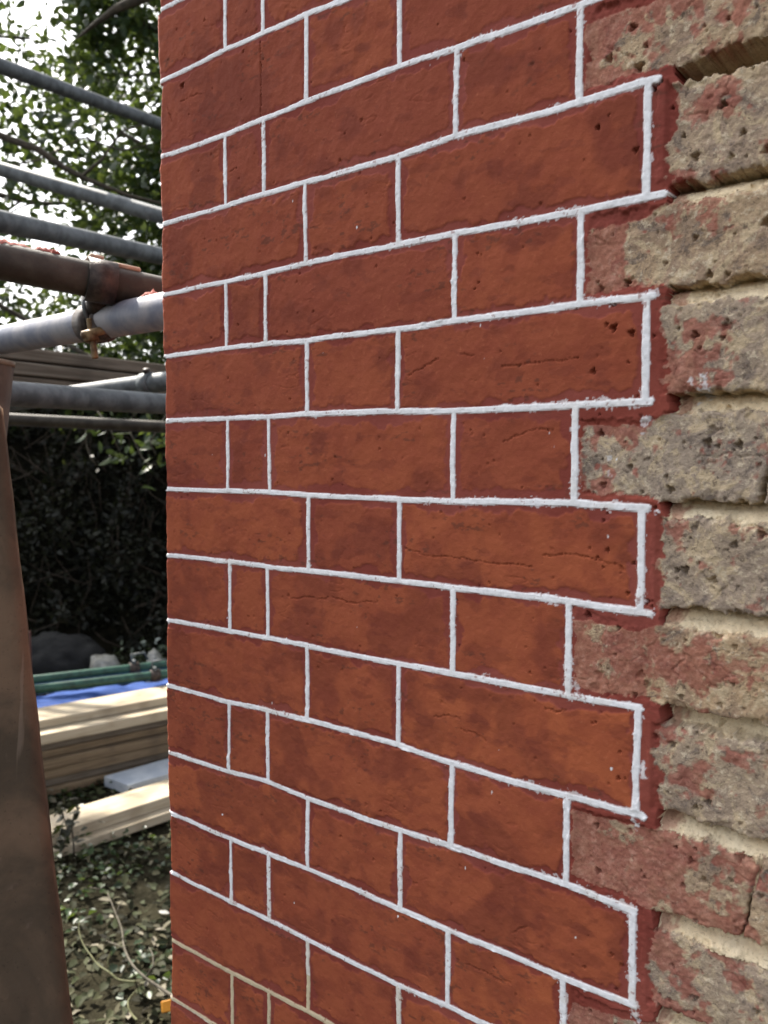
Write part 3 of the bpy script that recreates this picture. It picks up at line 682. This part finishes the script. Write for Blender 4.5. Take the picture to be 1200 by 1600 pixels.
# couplers
def ring(mb, c, d, r, wd, th, a0=0, a1=2*math.pi, n=28):
    d = d.normalized(); x = d.cross(Vector((0, 0, 1))).normalized(); z = x.cross(d); v = []; fs = []
    for k in range(n+1):
        a = a0+(a1-a0)*k/n; e = x*math.sin(a)+z*math.cos(a)
        for rr_, ww in ((r, -wd), (r+th, -wd), (r+th, wd), (r, wd)): v.append(c+e*rr_+d*ww)
    for k in range(n):
        for j in range(4): a = k*4+j; b = k*4+(j+1) % 4; fs.append((a, b, b+4, a+4))
    fs += [(0, 1, 2, 3), (n*4+3, n*4+2, n*4+1, n*4)]; mb.add(v, fs)
def hexnut(mb, c, ax, r, h):
    mb.tube([c-ax*h, c-ax*h*.8, c+ax*h*.8, c+ax*h], [r*.9, r, r, r*.9], 6)
def coupler(c1, d1, c2, d2, label, mtl, bolts=True, scale=1, group=None):
    o = empty('scaffold_coupler', c1); tag(o, label, 'scaffold coupler', group)
    for c_, d_ in ((c1, d1), (c2, d2)):
        mb = MB(); ring(mb, c_, d_, TR+.0004, .019, .005); mb.build('clamp_band', mtl, o)
    mb = MB(); mid = (c1+c2)/2; u_ = (c2-c1).normalized()
    mb.tube([c1+u_*(TR+.002), mid, c2-u_*(TR+.002)], .017, 16)
    mb.build('swivel_joint', mtl, o)
    return o
d4 = (p4b-p4a).normalized(); d5 = (p5b-p5a).normalized()
def at_px(pa, pb, X):
    lo, hi = -.5, 1.5
    for _ in range(40):
        md = (lo+hi)/2; q = pa.lerp(pb, md)-CAM
        if 600+F_PX*q.dot(RT)/q.dot(FW) < X: lo = md
        else: hi = md
    return pa.lerp(pb, lo)
c4 = at_px(p4a, p4b, 157); c5 = at_px(p5a, p5b, 151)
cp = coupler(c4, d4, c5, d5, 'brown scaffold coupler with hanging rusty bolt joining the dark and bright tubes', IRON)
# hinged flap and nut on top of the dark tube
fl = MB(); pf = at_d(190, 421, (c4-CAM).dot(FW)-.0); fp = at_px(p4a, p4b, 193)
zz = d4.cross(d4.cross(Vector((0, 0, 1)))).normalized()*-1
M_ = frame(fp-d4*.030, fp+d4*.030, (zz+d4*.25)); M_.translation = fp+zz*(TR+.001); fl.box(M_, .020, .010, .0035, .002); 
fl.tube([fp-d4*.052+zz*(TR-.004), fp-d4*.045+zz*(TR+.007), fp-d4*.03+zz*(TR+.006)], .005, 10)
fl.build('hinged_flap', simple('beige_flap', (.28, .20, .14), (.40, .30, .22), 40, .7), cp)
# rusty bolt hanging in front of the bright tube
db_ = (c5-CAM).dot(FW)-.040
def bp(x, y, dd=0): return at_d(x, y, db_+dd)
mb = MB()
for k in range(26): 
    pass
pts = [bp(140, 498), bp(149, 560)]; n = 44; rad = [.0042+.0011*(k % 2) for k in range(n+1)]
mb.tube([pts[0].lerp(pts[1], k/n) for k in range(n+1)], rad, 12); mb.build('bolt', RUST, cp)
mb = MB(); ax = (pts[1]-pts[0]).normalized(); hexnut(mb, bp(143.5, 526), ax, .012, .007); mb.build('nut', RUST, cp)
mb = MB(); M_ = frame(bp(127, 526), bp(168, 516)); mb.box(M_, .018, .010, .006, .003); mb.build('rusty_plate', RUST, cp)
mb = MB(); M_ = frame(bp(153, 470, .01), bp(158, 530, .004), Vector((1, 0, 0))); mb.box(M_, .030, .010, .012, .004); mb.build('jaw', IRON, cp)
mb = MB(); mb.tube([bp(129, 455, .012), bp(131, 480, .004), bp(137, 500, 0)], .0030, 10); mb.build('hinge_pin', GALV, cp)
# band at the rising tube beside the wall
c7 = p7a.lerp(p7b, .86); d7 = (p7b-p7a).normalized(); o7 = empty('band_clamp', c7); tag(o7, 'grey band clamp round the rising tube beside the wall edge', 'clamp')
mb = MB(); ring(mb, c7, d7, TR+.0004, .016, .004); mb.build('band', GALV, o7)
mb = MB(); u7 = Vector((0, -.4, .9)).normalized(); hexnut(mb, c7+u7*(TR+.010), u7, .009, .006); mb.build('nut', IRON, o7)

# scaffold boards of the lift above
def board3(pl, pr, d, thick, mtl, label, wid=.225, ext=(1.4, .35), group='scaffold boards on the lift'):
    a, b = at_d(pl[0], pl[1], d[0]), at_d(pr[0], pr[1], d[1]); e = (b-a).normalized(); a -= e*ext[0]; b += e*ext[1]
    M_ = frame(a, b); M_ = M_ @ Matrix.Translation((0, wid/2, -thick/2))
    c_ = M_.translation.copy(); mb = MB(); mb.box(Matrix.Identity(4), (b-a).length/2, wid/2, thick/2, .004)
    o = mb.build('scaffold_board', mtl, None, False); o.matrix_world = M_; tag(o, label, 'board', group); return o
board3((60, 545), (255, 569), (2.45, 2.75), .038, OLDW, 'weathered scaffold board, topmost of the stack behind the bright tube')
board3((60, 568), (255, 589.5), (2.43, 2.73), .038, OLDW, 'weathered scaffold board in the middle of the stack behind the bright tube', .23)
board3((60, 590.5), (255, 610), (2.44, 2.74), .038, OLDW, 'weathered scaffold board, lowest of the stack, just over the level tube', .22)

# ------------------------------------------------------------------ leaning brown board and short tube end at the left edge
def leaning():
    o_base = at_d(60, 2300, .95)
    a = at_d(-2, 630, 1.0); b = at_d(178, 2230, .90)
    b = a+(b-a)*((a.z+.01)/(a.z-b.z))
    x = (b-a).normalized(); n = Vector((.25, -.95, .1)); n = (n-x*n.dot(x)).normalized(); y = n.cross(x)
    v = []; fs = []; nL, nW = 140, 26; wdt = .23; L = (b-a).length
    if y.x > 0: y = -y
    G1, G2 = np.meshgrid(np.linspace(0, L, nL), np.linspace(0, wdt, nW), indexing='ij')
    hh = fbm(G1, G2, 160, 2, 3)*.0010+fbm(G1, G2, 25, 1, 3)*.0005; ed = fbm(G1, G2*0, 60, 3, 4)*.0005
    for i in range(nL):
        for j in range(nW):
            w_ = G2[i, j]; k = min(w_, .006); rd = .006-math.sqrt(max(0, .006**2-(.006-k)**2))
            v.append(a+x*G1[i, j]+y*(w_+ed[i, j]*(1-w_/wdt))+n*(hh[i, j]-rd))
    for i in range(nL-1):
        for j in range(nW-1): q = i*nW+j; fs.append((q, q+nW, q+nW+1, q+1))
    m0 = len(v)
    for i in range(nL):
        for j in (0, nW-1): v.append(Vector(v[i*nW+j])-n*(.030 if j else .022))
    for i in range(nL-1):
        fs.append((i*nW, m0+2*i, m0+2*i+2, (i+1)*nW)); fs.append((i*nW+nW-1, (i+1)*nW+nW-1, m0+2*i+3, m0+2*i+1)); fs.append((m0+2*i, m0+2*i+1, m0+2*i+3, m0+2*i+2))
    fs.append((*range(0, nW), m0+1, m0)); fs.append((*[(nL-1)*nW+j for j in range(nW)][::-1], m0+2*nL-2, m0+2*nL-1))
    o = mesh_obj('leaning_board', v, fs, BBOARD); tag(o, 'tall scuffed brown board leaning upright at the left edge of the view', 'board')
leaning()
def tube_end():
    a = at_d(-8, 566, 1.15); b = at_d(-22, 700, 1.15); b = a+(b-a)*(a.z/(a.z-b.z)); mb = MB(); n = 10
    mb.tube([a.lerp(b, k/n) for k in range(n+1)], .0245, 28, cap=False); mb.tube([a.lerp(b, k/n) for k in range(n+1)], .0205, 28, cap=False)
    e = (b-a).normalized()
    o = empty('tube_end', b); tag(o, 'open brown end of an upright tube showing above the leaning board', 'tube')
    mb.build('pipe', simple('brown_tube', (.055, .045, .036), (.095, .078, .060), 20, .6), o)
    rm = MB(); ring(rm, a, e, .0200, .0035, .0058); rm.build('rim', simple('tube_rim', (.13, .11, .08), (.19, .16, .12), 20, .6), o)
tube_end()

# ------------------------------------------------------------------ timber stacks
def plank(pl, pr, z, wid, thick, mtl, label, ext=(1.2, 1.0), zr=None, group='sawn planks stacked on the ground', name='plank', back=0):
    """far top edge runs through two photo pixels at height z; lies wid towards the viewer"""
    zr = z if zr is None else zr; a, b = at_z(pl[0], pl[1], zr), at_z(pr[0], pr[1], zr); a.z = b.z = z; e = (b-a).normalized(); a = a-e*ext[0]; b = b+e*ext[1]
    M_ = frame(a, b); M_ = M_ @ Matrix.Translation((0, -wid/2+back, -thick/2))
    mb = MB(); mb.box(Matrix.Identity(4), (b-a).length/2, wid/2, thick/2, .003)
    o = mb.build(name, mtl, None, False); o.matrix_world = M_; tag(o, label, 'plank', group); return o
A_ = ((53, 1107), (262, 1070))
plank(*A_, .345, .21, .038, PALEW, 'pale sawn plank, topmost of the rear stack beside the blue sheet')
plank(*A_, .305, .295, .045, PALEW, 'pale sawn plank just under the topmost one of the rear stack, front edge sunlit', zr=.345)
zt = .258
specs = [(.262, .036, OLDW, 'grey shaded plank set back under the two pale ones'), (.268, .034, BROWNW, 'grey brown plank below the set back one'), (.298, .045, BROWNW, 'brown plank with a light upper edge midway down the rear stack'),
         (.294, .045, BROWNW, 'brown plank under the light edged one in the rear stack'), (.275, .036, OLDW, 'dark plank second from the ground in the rear stack'), (.300, .038, BROWNW, 'brown plank at the bottom of the rear stack on the leaves')]
for wd_, th_, ml_, lb_ in specs:
    plank(*A_, zt, wd_, th_-.002, ml_, lb_, zr=.345); zt -= th_
plank((72, 1275), (262, 1217), .086, .175, .045, PALEW, 'sunlit pale plank on top of the front pair', (1.2, .8))
plank((72, 1275), (262, 1217), .040, .222, .038, PALEW, 'sunlit pale plank lying under the front pair\'s upper plank', (1.2, .8), zr=.086)
def sheet():
    pts = [at_z(163, 1213, .075), at_z(200, 1227, .075), at_z(330, 1190, .075), at_z(330, 1166, .075)]
    v = pts+[p-Vector((0, 0, .045)) for p in pts]
    o = mesh_obj('offcut', v, [(0, 1, 2, 3)[::-1], (4, 5, 6, 7), (0, 4, 5, 1)[::-1], (1, 5, 6, 2)[::-1], (2, 6, 7, 3)[::-1], (3, 7, 4, 0)[::-1]], GREYB, None, False)
    tag(o, 'pointed blue grey offcut lying between the rear and front planks', 'board')
sheet()
# blue tarpaulin
def tarp():
    nx, ny = 110, 60; xs = np.linspace(-3.6, .3, nx); ys = np.linspace(0, 1, ny)
    A1, B1 = np.meshgrid(xs, ys); 
    Yv = 4.10+(A1+1.6)*.33+B1*.78
    Z1 = .270+.030*fbm(A1, Yv, 420, 1, 3)+.030*fbm(A1, Yv, 900, 3, 2)-.012*np.abs(fbm(A1, Yv, 180, 2, 3))
    Z1 -= np.clip(B1-.85, 0, 1)*1.2; Z1 -= np.clip(.06-B1, 0, 1)*1.5
    v = np.stack([A1, Yv, np.maximum(Z1, .02)], -1).reshape(-1, 3).tolist()
    fs = [(j*nx+i, j*nx+i+1, (j+1)*nx+i+1, (j+1)*nx+i) for j in range(ny-1) for i in range(nx-1)]
    o = mesh_obj('tarpaulin', v, fs, TARP); sm = o.modifiers.new('s', 'SOLIDIFY'); sm.thickness = .003; tag(o, 'crumpled bright blue tarpaulin spread behind the sawn planks', 'tarpaulin')
tarp()
# green painted tubes on the sheet
def gtube(a, b, z, label, r=TR):
    pa, pb = at_z(a[0], a[1], z), at_z(b[0], b[1], z); d = (pb-pa).normalized()
    mb = MB(); n = 8; p0, p1 = pa-d*1.0, pb+d*1.0; mb.tube([p0.lerp(p1, k/n) for k in range(n+1)], r, 20, cap=False); mb.tube([p0.lerp(p1, k/n) for k in range(n+1)], r-.004, 20, cap=False)
    o = mb.build('green_tube', GREEN); tag(o, label, 'tube', 'green tubes lying on the blue sheet'); return pa, pb, d
g1 = gtube((48, 1063), (262, 1038), .40, 'green painted tube, the farther of the two lying over the blue sheet', .024)
g2 = gtube((50, 1078), (262, 1053), .39, 'green painted tube, the nearer of the two lying over the blue sheet', .024)
def gcoup(g, t, label):
    c_ = g[0].lerp(g[1], t); o = empty('scaffold_coupler', c_); tag(o, label, 'scaffold coupler', 'couplers on the green tubes')
    mb = MB(); ring(mb, c_, g[2], .0245, .025, .007); mb.build('clamp_band', IRON, o)
    mb = MB(); u_ = Vector((0, -.2, 1)).normalized(); p = c_+u_*.033
    mb.tube([p-g[2]*.01, p+u_*.045-g[2]*.01, p+u_*.05+g[2]*.06, p+u_*.01+g[2]*.075], .006, 8); mb.build('bolt_arm', GALV, o)
    mb = MB(); hexnut(mb, p+u_*.004, u_, .013, .009); mb.build('nut', GALV, o)
gcoup(g1, .74, 'coupler with raised arm on the farther green tube'); gcoup(g2, .90, 'dark coupler on the nearer green tube by the wall edge')
# rocks behind
def rock(c, r, mtl, label, name='stone', seed=0, cat_='stone', zf=1):
    import bmesh
    bm = bmesh.new(); bmesh.ops.create_icosphere(bm, subdivisions=5, radius=1)
    co = np.array([v.co for v in bm.verts]); nz = np.zeros(len(co))
    for k, fq in enumerate((1.1, 2.3, 5, 11)):
        nz += vn((co[:, 0]+seed)*fq+7, (co[:, 1]+co[:, 2]*.7)*fq+seed, k)*(.34/1.9**k) + vn(co[:, 2]*fq+3, co[:, 0]*fq+seed, k+1)*(.22/1.9**k)
    pw = np.sign(co)*np.abs(co)**.75
    co = pw*(1+nz[:, None]*.5)*np.array(r)[None]
    for v, p in zip(bm.verts, co): v.co = Vector(p)+Vector(c)
    me = bpy.data.meshes.new(name); bm.to_mesh(me); bm.free(); me.polygons.foreach_set('use_smooth', [True]*len(me.polygons)); me.materials.append(mtl)
    o = bpy.data.objects.new(name, me); COL.objects.link(o); tag(o, label, cat_); return o
q = at_d(88, 1030, 5.75); rock((q.x, q.y, .06), (.30, .22, .26), STONE, 'large dark grey boulder at the foot of the hedge', 'boulder', 3, 'boulder')
q = at_d(162, 1046, 5.5); rock((q.x, q.y, .13), (.09, .08, .125), PSTONE, 'pale stone lump behind the farther green tube', 'stone', 8)
q = at_d(240, 1036, 5.5); rock((q.x, q.y, .14), (.05, .06, .13), PSTONE, 'small pale stone behind the coupler of the farther green tube', 'stone', 12)
mb = MB(); a = at_d(43, 986, 5.1); b = Vector((a.x, a.y, .0)); mb.box(frame(b, a, Vector((0, 1, 0))), (a-b).length/2, .016, .016, .004); o = mb.build('stake', POST, None, False); tag(o, 'thin red brown stake standing beside the leaning board', 'stake')
# weeds at the hedge foot
rs = np.random.default_rng(4); wc = []
for k in range(60):
    p = at_d(rs.uniform(175, 262), rs.uniform(1000, 1040), rs.uniform(5.5, 5.9)); wc.append(tuple(p))
w_ = leaves('weeds', np.array(wc), .055, leaf_material('sun_paled_weed_leaf', [(.05, .07, .04), (.12, .15, .10), (.28, .31, .28)], .2), None, up=1.5, seed=8); tag(w_, 'low weeds, leaves coloured pale as if sunlit, under the hedge beside the pale stones', 'weeds', kind='stuff')  # pale leaf colours paint sunlight onto the weeds

# ------------------------------------------------------------------ leaf litter, twigs, sapling
def ground_z(x, y): return float(fbm(np.array([[x]]), np.array([[y]]), 600, 1, 4)[0, 0]*.018)
n = 80000; x = rs.uniform(-3.4, .3, n); y = rs.uniform(1.7, 6.3, n)
keep = rs.random(n) < np.clip(.55+.6*fbm(x[None], y[None], 500, 3, 3)[0], .12, 1); x = x[keep]; y = y[keep]
z = fbm(x[None], y[None], 600, 1, 4)[0]*.018+rs.exponential(.012, len(x))+.002
tone = np.clip(rs.beta(1.0, 3.2, len(x)), 0, 1)
o = leaves('leaf_litter', np.stack([x, y, z], 1), .038, LITTER, None, up=2.6, flat=True, seed=6, tone=tone, aspect=.52); tag(o, 'fallen leaves in browns greens and greys scattered over the soil', 'fallen leaves', kind='stuff')
n = 11000; x = rs.uniform(-3.6, .4, n); y = rs.uniform(1.8, 4.3, n); keep = rs.random(n) < sst(fbm(x[None], y[None], 420, 5, 3)[0], -.1, .8); x = x[keep]; y = y[keep]
z = fbm(x[None], y[None], 600, 1, 4)[0]*.018+rs.uniform(.005, .05, len(x))
o = leaves('ground_ivy', np.stack([x, y, z], 1), .028, LEAF, None, up=2.5, flat=True, seed=16, tone=.8*rs.random(len(x)), aspect=.7); tag(o, 'low green creeping plants between the fallen leaves', 'ground cover', kind='stuff')
def twig(px, zs, r, mtl, label, side=()):
    pts = [at_z(x, y, z) for (x, y), z in zip(px, zs)]
    fine = []
    for i in range(len(pts)-1):
        p0 = pts[max(0, i-1)]; p1 = pts[i]; p2 = pts[i+1]; p3 = pts[min(len(pts)-1, i+2)]
        for k in range(6):
            t = k/6; fine.append(.5*((2*p1)+(p2-p0)*t+(2*p0-5*p1+4*p2-p3)*t*t+(3*p1-p0-3*p2+p3)*t**3))
    fine.append(pts[-1]); n = len(fine); mb = MB(); mb.tube(fine, [r*(.35+.65*k/n) for k in range(n)], 8)
    for s_ in side:
        q = [at_z(x, y, z) for x, y, z in s_]; mb.tube([q[0].lerp(q[1], .5)+Vector((0, 0, 0)) if False else p for p in q], [r*.5]*(len(q)-1)+[r*.2], 6)
    o = mb.build('fallen_twig', mtl); tag(o, label, 'twig', 'twigs on the ground')
twig([(168, 1395), (180, 1425), (190, 1452), (194, 1480), (206, 1506), (225, 1526), (248, 1542), (275, 1560)], [.10, .09, .08, .07, .07, .06, .05, .05], .0048, TWIG, 'thick grey twig arching over the leaves down to the wall foot', [[(192, 1482, .07), (180, 1475, .07), (166, 1470, .06)], [(228, 1527, .06), (240, 1508, .09), (239, 1492, .10), (233, 1480, .11)], [(182, 1428, .09), (186, 1416, .10), (192, 1408, .12)]])
twig([(126, 1432), (123, 1452), (130, 1475), (142, 1493), (154, 1508), (172, 1520), (186, 1531), (212, 1534)], [.12, .10, .08, .07, .06, .06, .05, .05], .0032, GTWIG, 'thin yellow green twig bending across the soil left of the thick one', [[(151, 1502, .06), (154, 1494, .08), (160, 1488, .09)], [(172, 1520, .06), (168, 1505, .08), (171, 1490, .10)]])
twig([(214, 1546), (202, 1560), (200, 1572), (206, 1585), (214, 1594)], [.06, .05, .05, .04, .04], .0030, GTWIG, 'short curved pale twig at the bottom beside the wall')
rs2 = np.random.default_rng(31)
TW = ['just under the front planks', 'beside the foot of the sapling', 'near the upper end of the thick twig', 'between the brown board and the green twig', 'close to the wall, level with the thick twig', 'below the green twig', 'at the lower right by the orange clip', 'at the very bottom by the brown board']
for k in range(8):
    x0, y0 = [(150, 1352), (112, 1362), (160, 1385), (103, 1440), (250, 1450), (165, 1556), (236, 1572), (125, 1588)][k]; an = rs2.uniform(0, 3.1); L_ = rs2.uniform(14, 32)
    dx, dy = math.cos(an)*L_, math.sin(an)*L_*.5
    twig([(x0, y0), (x0+dx*.5+rs2.normal()*3, y0+dy*.5+rs2.normal()*3), (x0+dx, y0+dy)], [.02, .035, .02], .0018, TWIG, 'small broken twig '+TW[k])
def sapling():
    b = at_z(116, 1345, .0); o = empty('sapling', b); tag(o, 'small dark leafed sapling standing in front of the sunlit front planks', 'sapling')
    dd = (b-CAM).dot(FW); mb = MB()
    st = [b, at_d(115, 1318, dd), at_d(112, 1290, dd), at_d(117, 1264, dd)]; mb.tube(st, [.004, .0035, .003, .0015], 8)
    mb.tube([at_d(112, 1300, dd), at_d(103, 1290, dd), at_d(98, 1268, dd-.02)], [.003, .0025, .0015], 8); mb.build('stem', BARK, o)
    rr = np.random.default_rng(2); c_ = []
    for k in range(30): c_.append(tuple(at_d(rr.normal(99, 5), rr.uniform(1262, 1318), dd+rr.normal()*.02)))
    for k in range(12): c_.append(tuple(at_d(rr.normal(116, 4), rr.uniform(1265, 1320), dd+rr.normal()*.02)))
    leaves('leaves', np.array(c_), .042, HLEAF, o, up=.5, seed=4, tone=.6*rr.random(42)+.2)
sapling()
def tagp():
    p = at_z(261, 1572, .03); mb = MB(); M_ = Matrix.Translation(p) @ Matrix.Rotation(.35, 4, 'Z') @ Matrix.Rotation(.9, 4, 'X'); mb.box(M_, .015, .014, .003, .0015)
    mb2 = MB(); o = mb.build('plastic_clip', ORANGE, None, False); tag(o, 'small orange plastic clip on the soil touching the wall\'s lower edge', 'clip')
tagp()
